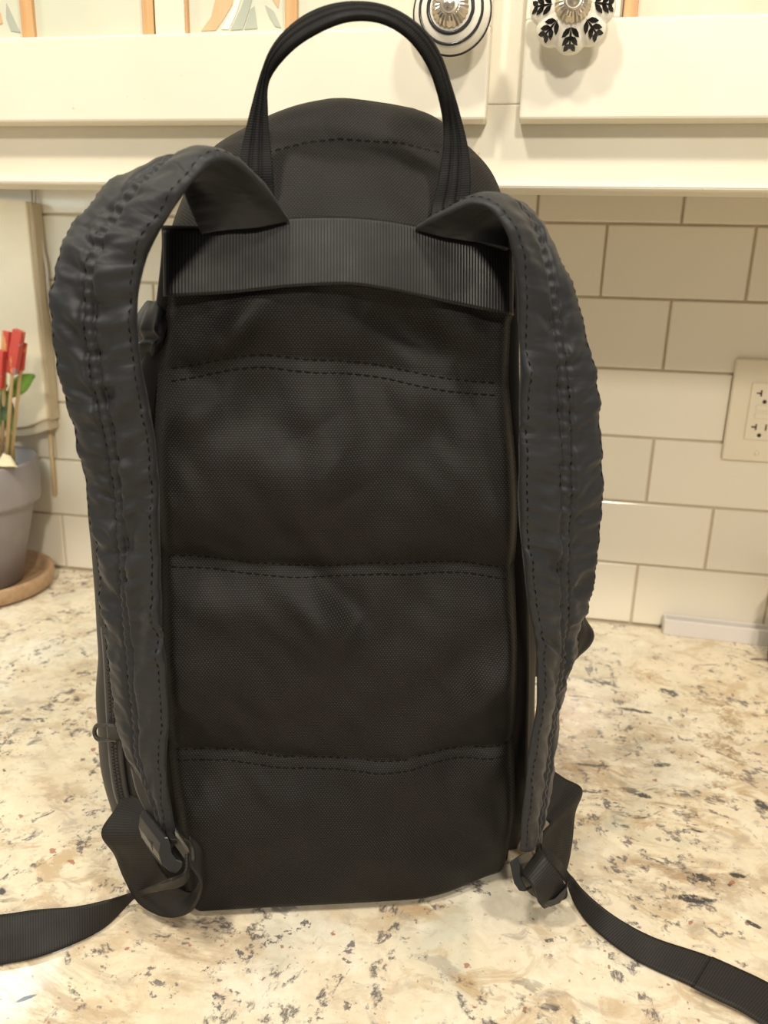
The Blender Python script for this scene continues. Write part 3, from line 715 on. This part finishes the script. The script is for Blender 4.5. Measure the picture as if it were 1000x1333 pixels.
# gathered side pocket corner beside the band, left; pocket flap, right
pst = [P2((216, 398, 0.012), (196, 404, 0.05)), P2((212, 412, 0.004), (184, 420, 0.05)), P2((208, 432, 0.000), (178, 438, 0.05)), P2((204, 450, 0.004), (180, 455, 0.05)), P2((202, 472, 0.012), (184, 474, 0.05)), P2((200, 500, 0.016), (180, 500, 0.05))]
mid = 2; nrm = (pst[3][0]-pst[1][0]).cross(pst[2][1]-pst[2][0])
if nrm.y > 0: pst = [(b, a) for a, b in pst]
ribbon('side_pocket', pst, NYLON_IN, bag, 60, 24, 0.006, lambda u, w, s: 0.004*max(0, 1-w*w)+0.0025*noise.noise(Vector((u*60, w*3, 1)))-0.003*math.exp(-((s-0.42)/0.05)**2))
pst = [P2((690, 690, 0.05), (745, 760, 0.09)), P2((690, 740, 0.05), (757, 800, 0.09)), P2((692, 790, 0.05), (771, 828, 0.085)), P2((692, 850, 0.05), (752, 852, 0.085)), P2((692, 880, 0.05), (722, 880, 0.085))]
nrm = (pst[3][0]-pst[1][0]).cross(pst[2][1]-pst[2][0])
if nrm.y > 0: pst = [(b, a) for a, b in pst]
ribbon('side_pocket', pst, SIDE, bag, 60, 20, 0.004, lambda u, w, s: 0.0015*noise.noise(Vector((u*40, w*3, 1))))
# ---- lower webbing and buckles
def web(name, st, n=90, mat=WEB, th=0.0017, flip=None, top=None):
    return ribbon(name, st, mat, bag, n, 10, th, top)
# left: strap end tab, loop from bag corner, loose tail
web('strap_tab', [P2((205, 1028, -0.020), (172, 997, -0.008)), P2((214, 1055, -0.021), (180, 1030, -0.011)), P2((222, 1084, -0.022), (195, 1062, -0.016)), P2((226, 1102, -0.024), (210, 1092, -0.020))], 40, th=0.003, mat=TABM)
web('adjuster_webbing', [P2((188, 1048, 0.012), (166, 1024, 0.030)), P2((192, 1062, 0.002), (152, 1052, 0.022)), P2((194, 1084, -0.008), (133, 1084, 0.010)), P2((200, 1112, -0.014), (150, 1112, 0.008)), P2((215, 1140, -0.014), (162, 1142, 0.004)), P2((240, 1160, -0.014), (182, 1176, -0.004)),
                         P2((256, 1158, -0.016), (218, 1194, -0.014)), P2((264, 1136, -0.020), (248, 1186, -0.024)), P2((262, 1104, -0.024), (262, 1152, -0.034)), P2((246, 1088, -0.026), (246, 1124, -0.036))], 120)
def GZ(px, py, z): return LZ(px, py, z)
web('strap_tail', [(L(243, 1112, -0.040), L(246, 1140, -0.036)), (L(240, 1136, -0.046), L(236, 1152, -0.036)), (L(212, 1148, -0.050), L(210, 1158, -0.036)), (GZ(176, 1161, 0.018), GZ(176, 1169, 0.012)), (GZ(140, 1172, 0.020), GZ(138, 1205, 0.003)), (GZ(98, 1180, 0.019), GZ(98, 1228, 0.002)), (GZ(50, 1184, 0.018), GZ(50, 1246, 0.002)), (GZ(0, 1191, 0.016), GZ(0, 1256, 0.002)), (GZ(-60, 1196, 0.014), GZ(-60, 1266, 0.002)), (GZ(-130, 1202, 0.012), GZ(-130, 1276, 0.002))], 140)
def extr(name, prof, back, v0, v1, mat=PLASTIC, tilt=0.0):
    """extrude a profile drawn at depth v0 towards its offset copy at depth v1"""
    ym = sum(y for x, y in prof)/len(prof)
    a = [L(x, y, v0-tilt*(y-ym)) for x, y in prof]; b = [L(x+back[0], y+back[1], v1-tilt*(y-ym)) for x, y in prof]; k = len(a)
    bm = bmesh.new(); va = [bm.verts.new(p) for p in a]; vb = [bm.verts.new(p) for p in b]
    bm.faces.new(va); bm.faces.new(vb[::-1])
    for i in range(k): bm.faces.new((va[i], vb[i], vb[(i+1) % k], va[(i+1) % k]))
    bmesh.ops.recalc_face_normals(bm, faces=bm.faces)
    bmesh.ops.bevel(bm, geom=bm.edges[:], offset=0.0005, segments=2, profile=0.5, affect='EDGES')
    return bm
def buckle(parts):
    bm = bmesh.new()
    for p in parts:
        me = bpy.data.meshes.new('tmp'); p.to_mesh(me); p.free(); bm.from_mesh(me); bpy.data.meshes.remove(me)
    o = bm_obj('buckle', bm, PLASTIC, bag, False)
    return o
cres = [(214, 1090), (209, 1098), (207, 1112), (211, 1126), (222, 1136), (229, 1138), (237, 1129), (238, 1122), (230, 1119), (224, 1111), (222, 1098), (219, 1090)]
hook = [(238, 1089), (247, 1095), (253, 1106), (254, 1117), (250, 1126), (245, 1125), (248, 1115), (246, 1106), (240, 1096)]
buckle([extr('b', cres, (-27, -36), -0.044, -0.020, tilt=0.00016), extr('b', hook, (-20, -28), -0.034, -0.016), extr('b', [(222, 1093), (232, 1093), (232, 1099), (222, 1099)], (-20, -28), -0.036, -0.018), extr('b', [(196, 1098), (204, 1094), (209, 1112), (216, 1130), (207, 1124), (200, 1112)], (-12, -16), -0.036, -0.022)])
# right
web('adjuster_webbing', [P2((692, 1046, 0.024), (715, 1000, 0.05)), P2((703, 1060, 0.016), (735, 1014, 0.05)), P2((716, 1072, 0.008), (757, 1028, 0.044)), P2((706, 1086, 0.000), (748, 1058, 0.036)), P2((699, 1104, -0.006), (744, 1096, 0.026)), P2((700, 1126, -0.008), (738, 1128, 0.018)), P2((706, 1150, -0.010), (728, 1156, 0.002))], 90)
web('adjuster_webbing', [P2((703, 1104, -0.022), (679, 1138, -0.032)), P2((712, 1116, -0.030), (688, 1146, -0.040)), P2((726, 1136, -0.034), (697, 1160, -0.044)), P2((737, 1156, -0.032), (702, 1176, -0.042)), P2((736, 1168, -0.024), (708, 1181, -0.034)), P2((728, 1166, -0.014), (704, 1176, -0.022))], 60, th=0.002)
ct = [((706, 1106, None), (712, 1128, None))]
web('strap_tail', [(L(704, 1098, -0.020), L(706, 1116, -0.022)), (L(722, 1114, -0.020), L(722, 1130, -0.024)), (GZ(742, 1138, 0.020), GZ(738, 1152, 0.012)), (GZ(762, 1162, 0.016), GZ(752, 1182, 0.004)), (GZ(800, 1192, 0.012), GZ(776, 1212, 0.002)), (GZ(850, 1220, 0.010), GZ(828, 1250, 0.002)), (GZ(925, 1246, 0.008), GZ(902, 1284, 0.002)), (GZ(1000, 1281, 0.006), GZ(968, 1316, 0.002)), (GZ(1090, 1330, 0.005), GZ(1050, 1368, 0.002))], 140)
web('strap_tail_end', [(GZ(927, 1246, 0.0105), GZ(903, 1286, 0.0048)), (GZ(965, 1263, 0.0095), GZ(938, 1303, 0.0046)), (GZ(1002, 1281, 0.0085), GZ(970, 1319, 0.0045)), (GZ(1095, 1332, 0.007), GZ(1052, 1371, 0.0045))], 60)
cres2 = [(663, 1122), (673, 1115), (677, 1126), (677, 1140), (685, 1156), (684, 1161), (676, 1160), (669, 1150), (666, 1136)]
ring2 = [(693, 1160), (697, 1168), (704, 1176), (716, 1181), (729, 1176), (737, 1164), (738, 1154), (732, 1160), (722, 1170), (710, 1173), (700, 1166)]
buckle([extr('b', cres2, (16, -8), -0.036, -0.020, tilt=0.0002), extr('b', ring2, (2, -8), -0.040, -0.022), extr('b', [(684, 1146), (694, 1150), (700, 1170), (692, 1166), (684, 1158)], (10, -8), -0.030, -0.016)])
# ------------------------------------------------------------------ flowerpot, saucer, plant, sticks
POT_M = m_plain('grey_lavender_clay', (0.30, 0.27, 0.27), 0.55, 0.4, bumps=40)
SAUC = m_wood('tan_wood', (0.36, 0.22, 0.12), (0.50, 0.33, 0.19), 0)
SOIL = m_plain('dark_soil', (0.06, 0.045, 0.035), 0.95, 0.1, bumps=90)
pc = onZ(-26, 764, 0.0); pc.z = 0
def worldsize(px): return px*((pc-CAM).dot(fw))/F_PX
Rs = worldsize(91); Rr = worldsize(85)
bm = bmesh.new(); lathe(bm, [(Rs*0.90, 0.0), (Rs*0.98, 0.004), (Rs, 0.012), (Rs, 0.022), (Rs*0.96, 0.024), (Rs*0.90, 0.022), (Rs*0.86, 0.009), (0.002, 0.008)], 64)
sau = bm_obj('plant_saucer', bm, SAUC, None, True); sau.location = pc; tag(sau, 'round tan wooden saucer under the grey flowerpot', 'saucer')
zr = toL(onY(-26, 598, pc.y)).z
pot = empty('flowerpot', pc+Vector((0, 0, 0.0095))); tag(pot, 'grey tapered flowerpot with thick rim at the left edge', 'flowerpot')
bm = bmesh.new(); H = zr-0.0095
lathe(bm, [(Rr*0.58, 0.0), (Rr*0.62, 0.002), (Rr*0.88, H*0.62), (Rr*0.90, H*0.66), (Rr*0.985, H*0.67), (Rr, H*0.70), (Rr*1.0, H*0.98), (Rr*0.975, H), (Rr*0.94, H*0.985), (Rr*0.90, H*0.86), (0.002, H*0.855)], 72)
bm_obj('pot_body', bm, POT_M, pot, True)
bm = bmesh.new(); lathe(bm, [(0.002, H*0.862), (Rr*0.5, H*0.872), (Rr*0.895, H*0.864)], 40, None, 'z', False); bm_obj('soil', bm, SOIL, pot, True)
# paper tag lying in the pot
GREEN = m_plain('leaf_green', (0.16, 0.34, 0.045), 0.35, 0.5, var=0.3, vs=60); VAR = m_plain('variegated_leaf', (0.16, 0.26, 0.12), 0.35, 0.5, var=0.7, vs=55); STEM = m_plain('stem_green', (0.36, 0.40, 0.10), 0.5)
def leafmesh(name, pts, mat, par, dy=0.006, camber=0.006):
    """pts: centre line (px,py,y,halfwidth_px) -> cambered blade"""
    V, Fc = [], []; k = len(pts)
    for i, (x, y, yy, hw, nx, ny) in enumerate(pts):
        for s in (-1, -0.5, 0, 0.5, 1):
            p = onY(x+nx*hw*s, y+ny*hw*s, yy); p.y += camber*s*s; V.append(p)
    for i in range(k-1):
        for j in range(4): a = i*5+j; Fc.append((a, a+1, a+6, a+5))
    o = mesh_obj(name, V, Fc, mat, None, True); sd = o.modifiers.new('thickness', 'SOLIDIFY'); sd.thickness = 0.0008; sd.offset = 0
    ss = o.modifiers.new('sub', 'SUBSURF'); ss.levels = ss.render_levels = 1
    o.parent = par; o.matrix_parent_inverse = Matrix.Translation(-Vector(par.location))
    return o
PY = pc.y
base = onY(13, 598, PY)
plant = empty('potted_plant', Vector((base.x, PY, 0.0095+H*0.872))); tag(plant, 'green leafy houseplant growing in the grey flowerpot', 'plant')
def stick(name, pts, rad, mat, par=None, n=8):
    bm = bmesh.new(); tube(bm, pts, rad, n); o = bm_obj(name, bm, mat, None, True)
    if par: o.parent = par; o.matrix_parent_inverse = Matrix.Translation(-Vector(par.location))
    return o
stick('stem', [Vector((base.x, PY, 0.0095+H*0.86)), onY(15, 582, PY), onY(11, 560, PY), onY(5, 525, PY), onY(-4, 500, PY)], [0.0042, 0.0040, 0.003, 0.0025, 0.002], STEM, plant)
leafmesh('leaf', [(6, 520, PY-0.005, 1, 1, 0.4), (14, 512, PY-0.006, 9, 0.9, 0.5), (22, 501, PY-0.006, 14, 0.8, 0.62), (32, 492, PY-0.004, 9, 0.6, 0.75), (44, 488, PY, 0.5, 0.5, 0.8)], GREEN, plant)
leafmesh('leaf', [(2, 505, PY-0.005, 1, 1, 0), (6, 520, PY-0.008, 6, 1, 0), (9, 538, PY-0.01, 7.5, 1, 0), (11, 552, PY-0.01, 5, 1, 0), (16, 563, PY-0.008, 0.6, 1, 0)], VAR, plant)
leafmesh('leaf', [(-14, 500, PY-0.01, 1, 1, 0), (-6, 512, PY-0.012, 10, 1, 0), (-2, 530, PY-0.014, 12, 1, 0), (0, 548, PY-0.012, 8, 1, 0), (2, 562, PY-0.01, 0.6, 1, 0)], VAR, plant)
leafmesh('leaf', [(-30, 520, PY, 1, 0.3, 1), (-18, 512, PY-0.005, 8, 0.3, 1), (-4, 508, PY-0.01, 9, 0.3, 1), (8, 500, PY-0.01, 1, 0.3, 1)], GREEN, plant)
BAMB = m_wood('bamboo', (0.55, 0.38, 0.18), (0.70, 0.52, 0.28)); 
n = NT('red_printed_paper', rough=0.6); f = n.noise(n.coord('Object', (1, 1, 0.45)), 75, 3, 0.6)
c = n.mix(n.ramp(f, 0.56, 0.62), (0.62, 0.075, 0.055), (0.72, 0.34, 0.12)); g = n.noise(n.coord('Object'), 50, 2)
c = n.mix(n.ramp(g, 0.62, 0.66), c, (0.40, 0.30, 0.36)); n.set('col', c); RED = n.m
for (x0, y0, x1, y1, hw, dy, lab) in ((9, 431, 7, 470, 4.5, -0.012, 'red printed stick with square top standing left of the tallest one'), (25, 430, 16, 486, 6, -0.018, 'tallest red and gold printed stick in the flowerpot'), (31, 446, 27, 482, 3.5, -0.006, 'thin red stick at the right end of the bunch in the pot'), (1, 456, -2, 505, 5.5, -0.024, 'bright red stick at the photo left edge in the flowerpot')):
    a, b = onY(x0, y0, PY+dy), onY(x1, y1, PY+dy); ax = (a-b).normalized(); foot = Vector((lerp(b.x, pc.x, 0.35), PY+dy*0.5, 0.0095+H*0.865))
    sk = empty('decorative_stick', foot); tag(sk, lab, 'stick', 'red printed sticks in the flowerpot')
    stick('skewer', [foot, b, b+ax*0.012], worldsize(2.2), BAMB, sk)
    w = worldsize(hw); bm = bmesh.new()
    s = Vector((1, 0, 0)); s = (s-ax*s.dot(ax)).normalized(); q = ax.cross(s)
    va = [bm.verts.new(p+s*w*i+q*w*0.7*j) for p in (b, lerp(b, a, 0.55), a) for i, j in ((-1, -1), (1, -1), (1, 1), (-1, 1))]
    bm.faces.new(va[:4][::-1]); bm.faces.new(va[8:])
    for r0 in (0, 4):
        for i in range(4): bm.faces.new((va[r0+i], va[r0+(i+1) % 4], va[r0+4+(i+1) % 4], va[r0+4+i]))
    bmesh.ops.recalc_face_normals(bm, faces=bm.faces); bmesh.ops.bevel(bm, geom=bm.edges[:], offset=0.0006, segments=1, affect='EDGES')
    o = bm_obj('paper_sleeve', bm, RED); o.parent = sk; o.matrix_parent_inverse = Matrix.Translation(-foot)
# folded cream paper in the pot
pp = [onY(-6, 607, PY-0.035), onY(4, 590, PY-0.02), onY(10, 592, PY-0.022), onY(19, 607, PY-0.035)]
pap = mesh_obj('paper_scrap', [p for p in pp]+[p+Vector((0.001, 0.004, -0.002)) for p in pp], [(0, 1, 2, 3)[::-1], (4, 5, 6, 7), (0, 1, 5, 4), (1, 2, 6, 5), (2, 3, 7, 6), (3, 0, 4, 7)], m_plain('cream_paper', (0.72, 0.60, 0.38), 0.8), None, False)
tag(pap, 'folded cream paper scrap tucked inside the flowerpot rim', 'paper')
# ------------------------------------------------------------------ board on the wall behind the pot, cord, stick
BOARD = m_plain('cream_board', (0.86, 0.74, 0.54), 0.5, 0.4, var=0.03); BEIGE = m_plain('beige_edge', (0.62, 0.52, 0.37), 0.6, 0.3, var=0.06)
YB = WALL_Y-0.030
def board_poly(name, pts, y0, y1, mat, par):
    a = [onY(x, y, y0) for x, y in pts]; b = [Vector((p.x, y1, p.z)) for p in a]; k = len(a); bm = bmesh.new()
    va = [bm.verts.new(p) for p in a]; vb = [bm.verts.new(p) for p in b]; bm.faces.new(va); bm.faces.new(vb[::-1])
    for i in range(k): bm.faces.new((va[i], vb[i], vb[(i+1) % k], va[(i+1) % k]))
    bmesh.ops.recalc_face_normals(bm, faces=bm.faces); bmesh.ops.bevel(bm, geom=bm.edges[:], offset=0.0012, segments=2, affect='EDGES')
    o = bm_obj(name, bm, mat); o.parent = par; o.matrix_parent_inverse = Matrix.Translation(-Vector(par.location)); return o
bl_ = onY(0, 545, YB); brd = empty('wall_board', Vector((bl_.x, WALL_Y-0.006, bl_.z)))
tag(brd, 'cream board with beige edges fixed to the tiles above the flowerpot', 'board')
board_poly('board_panel', [(-160, 240), (34, 262), (62, 545), (36, 556), (-130, 566)], YB, WALL_Y-0.006, BOARD, brd)
board_poly('edge_strip', [(36, 264), (41, 264), (66, 548), (60, 540)], YB+0.004, WALL_Y-0.005, BEIGE, brd)
board_poly('bottom_strip', [(-130, 560), (36, 551), (60, 541), (65, 560), (38, 568), (-130, 574)], YB+0.003, WALL_Y-0.0055, BEIGE, brd)
cord = stick('power_cord', [onY(x, y, WALL_Y-0.010) for x, y in ((44, 240), (46, 276), (53, 310), (60, 345), (63, 380), (67, 408), (75, 440), (90, 480), (102, 540))], 0.0021, m_plain('white_cord', (0.70, 0.66, 0.58), 0.4))
tag(cord, 'thin white power cord running down the tiles beside the cream board', 'cord')
ws = stick('wooden_stick', [onY(64, 545, WALL_Y-0.0085), onY(67, 590, WALL_Y-0.0085), onY(71, 645, WALL_Y-0.0085)], 0.0028, m_wood('pale_stick', (0.62, 0.47, 0.26), (0.72, 0.57, 0.34)))
tag(ws, 'thin pale wooden stick against the tiles below the cream board', 'stick')
# ------------------------------------------------------------------ outlet
IV = m_plain('ivory_plastic', (0.84, 0.76, 0.60), 0.32, 0.5, var=0.02); SLOT = m_plain('dark_slot', (0.05, 0.035, 0.02), 0.7, 0.2)
oc = onY(948, 531, WALL_Y-0.004); PWH, PHH = 0.0, 0.0575
zt_ = onY(957, 466, WALL_Y-0.004).z; zb_ = onY(939, 597, WALL_Y-0.004).z; xl_ = oc.x; ow = 0.116
out = empty('wall_outlet', Vector((xl_+ow/2, WALL_Y-0.0036, (zt_+zb_)/2))); tag(out, 'ivory wall outlet with square faceplate on the white tiles', 'outlet')
hh = (zt_-zb_)/2
bm = bmesh.new(); box(bm, (-ow/2, -0.006, -hh), (ow/2, 0.0, hh), 0.0024, 3); bm_obj('faceplate', bm, IV, out)
ix = onY(972, 545, WALL_Y-0.01).x-out.location.x
for s in (0, 1):
    x0 = ix+s*0.047
    bm = bmesh.new(); box(bm, (x0, -0.0085, -hh*0.56), (x0+0.034, -0.004, hh*0.56), 0.0012, 2); rec = bm_obj('receptacle', bm, IV, out)
    for zc in (hh*0.36, -hh*0.30):
        for (a, b, c_, d_) in ((0.006, 0.0105, -0.0008, 0.0008), (0.0100, 0.0116, -0.0035, 0.0035), (0.0205, 0.0222, -0.0035, 0.0035)):
            bm = bmesh.new(); box(bm, (x0+a, -0.0088, zc+c_), (x0+b, -0.0080, zc+d_)); bm_obj('slot', bm, SLOT, rec)
        bm = bmesh.new(); lathe(bm, [(0.0022, 0.0080), (0.0022, 0.0089)], 16, None, 'y'); o = bm_obj('ground_hole', bm, SLOT, rec, False); o.location = (x0+0.0155, 0, zc-0.0092)
    for zc in (0.0045, -0.0045):
        bm = bmesh.new(); box(bm, (x0+0.007, -0.0096, zc-0.0032), (x0+0.027, -0.008, zc+0.0032), 0.0006, 1); bm_obj('test_button', bm, IV, rec)
    for zc in (hh*0.83, -hh*0.83):
        bm = bmesh.new(); lathe(bm, [(0.0028, 0.0055), (0.0028, 0.0066), (0.0018, 0.0072)], 20, None, 'y'); o = bm_obj('screw', bm, IV, out, True); o.location = (x0+0.017, 0, zc)
# ------------------------------------------------------------------ white tray and jar at the right edge
WHITE = m_plain('grey_white_plastic', (0.70, 0.66, 0.62), 0.35, 0.5, var=0.03)
ta, tb = onZ(863, 826, 0.0), onZ(1002, 842, 0.0); d_ = (tb-ta).normalized(); n_ = Vector((-d_.y, d_.x, 0))
tr_h = 0.020
tr = empty('plastic_tray', ta); tr.rotation_euler = (0, 0, math.atan2(d_.y, d_.x)); tag(tr, 'low grey-white plastic tray lying on the counter against the tiles', 'tray')
bm = bmesh.new(); TL = 0.26; TDp = max(0.012, min(0.035, (WALL_Y-0.006-max(ta.y, (ta+d_*TL).y))))
box(bm, (0, 0, 0.0), (TL, 0.003, tr_h), 0.0008, 2); box(bm, (0, TDp-0.003, 0), (TL, TDp, tr_h), 0.0008, 2); box(bm, (0, 0.0025, 0), (0.003, TDp-0.0025, tr_h-0.0004), 0.0006, 1); box(bm, (TL-0.003, 0.0025, 0), (TL, TDp-0.0025, tr_h-0.0004), 0.0006, 1)
box(bm, (0.002, 0.002, 0), (TL-0.002, TDp-0.002, 0.003)); bm_obj('tray_body', bm, WHITE, tr)
jc = onZ(1056, 868, 0.0); jr = 0.046
jar = empty('jar', jc); tag(jar, 'cream jar with dark brown foot at the right edge of the counter', 'jar')
bm = bmesh.new(); lathe(bm, [(jr*0.94, 0.0), (jr, 0.004), (jr*1.02, 0.022), (jr*0.99, 0.0235), (0.002, 0.0235)], 48); bm_obj('foot', bm, m_plain('dark_wood_foot', (0.10, 0.055, 0.03), 0.4), jar, True)
bm = bmesh.new(); lathe(bm, [(jr*0.97, 0.0236), (jr, 0.028), (jr*1.02, 0.05), (jr*0.98, 0.078), (jr*0.86, 0.088), (jr*0.6, 0.094), (0.002, 0.096)], 48); bm_obj('jar_body', bm, m_plain('cream_glaze', (0.74, 0.58, 0.34), 0.25), jar, True)
bpy.context.view_layer.update()
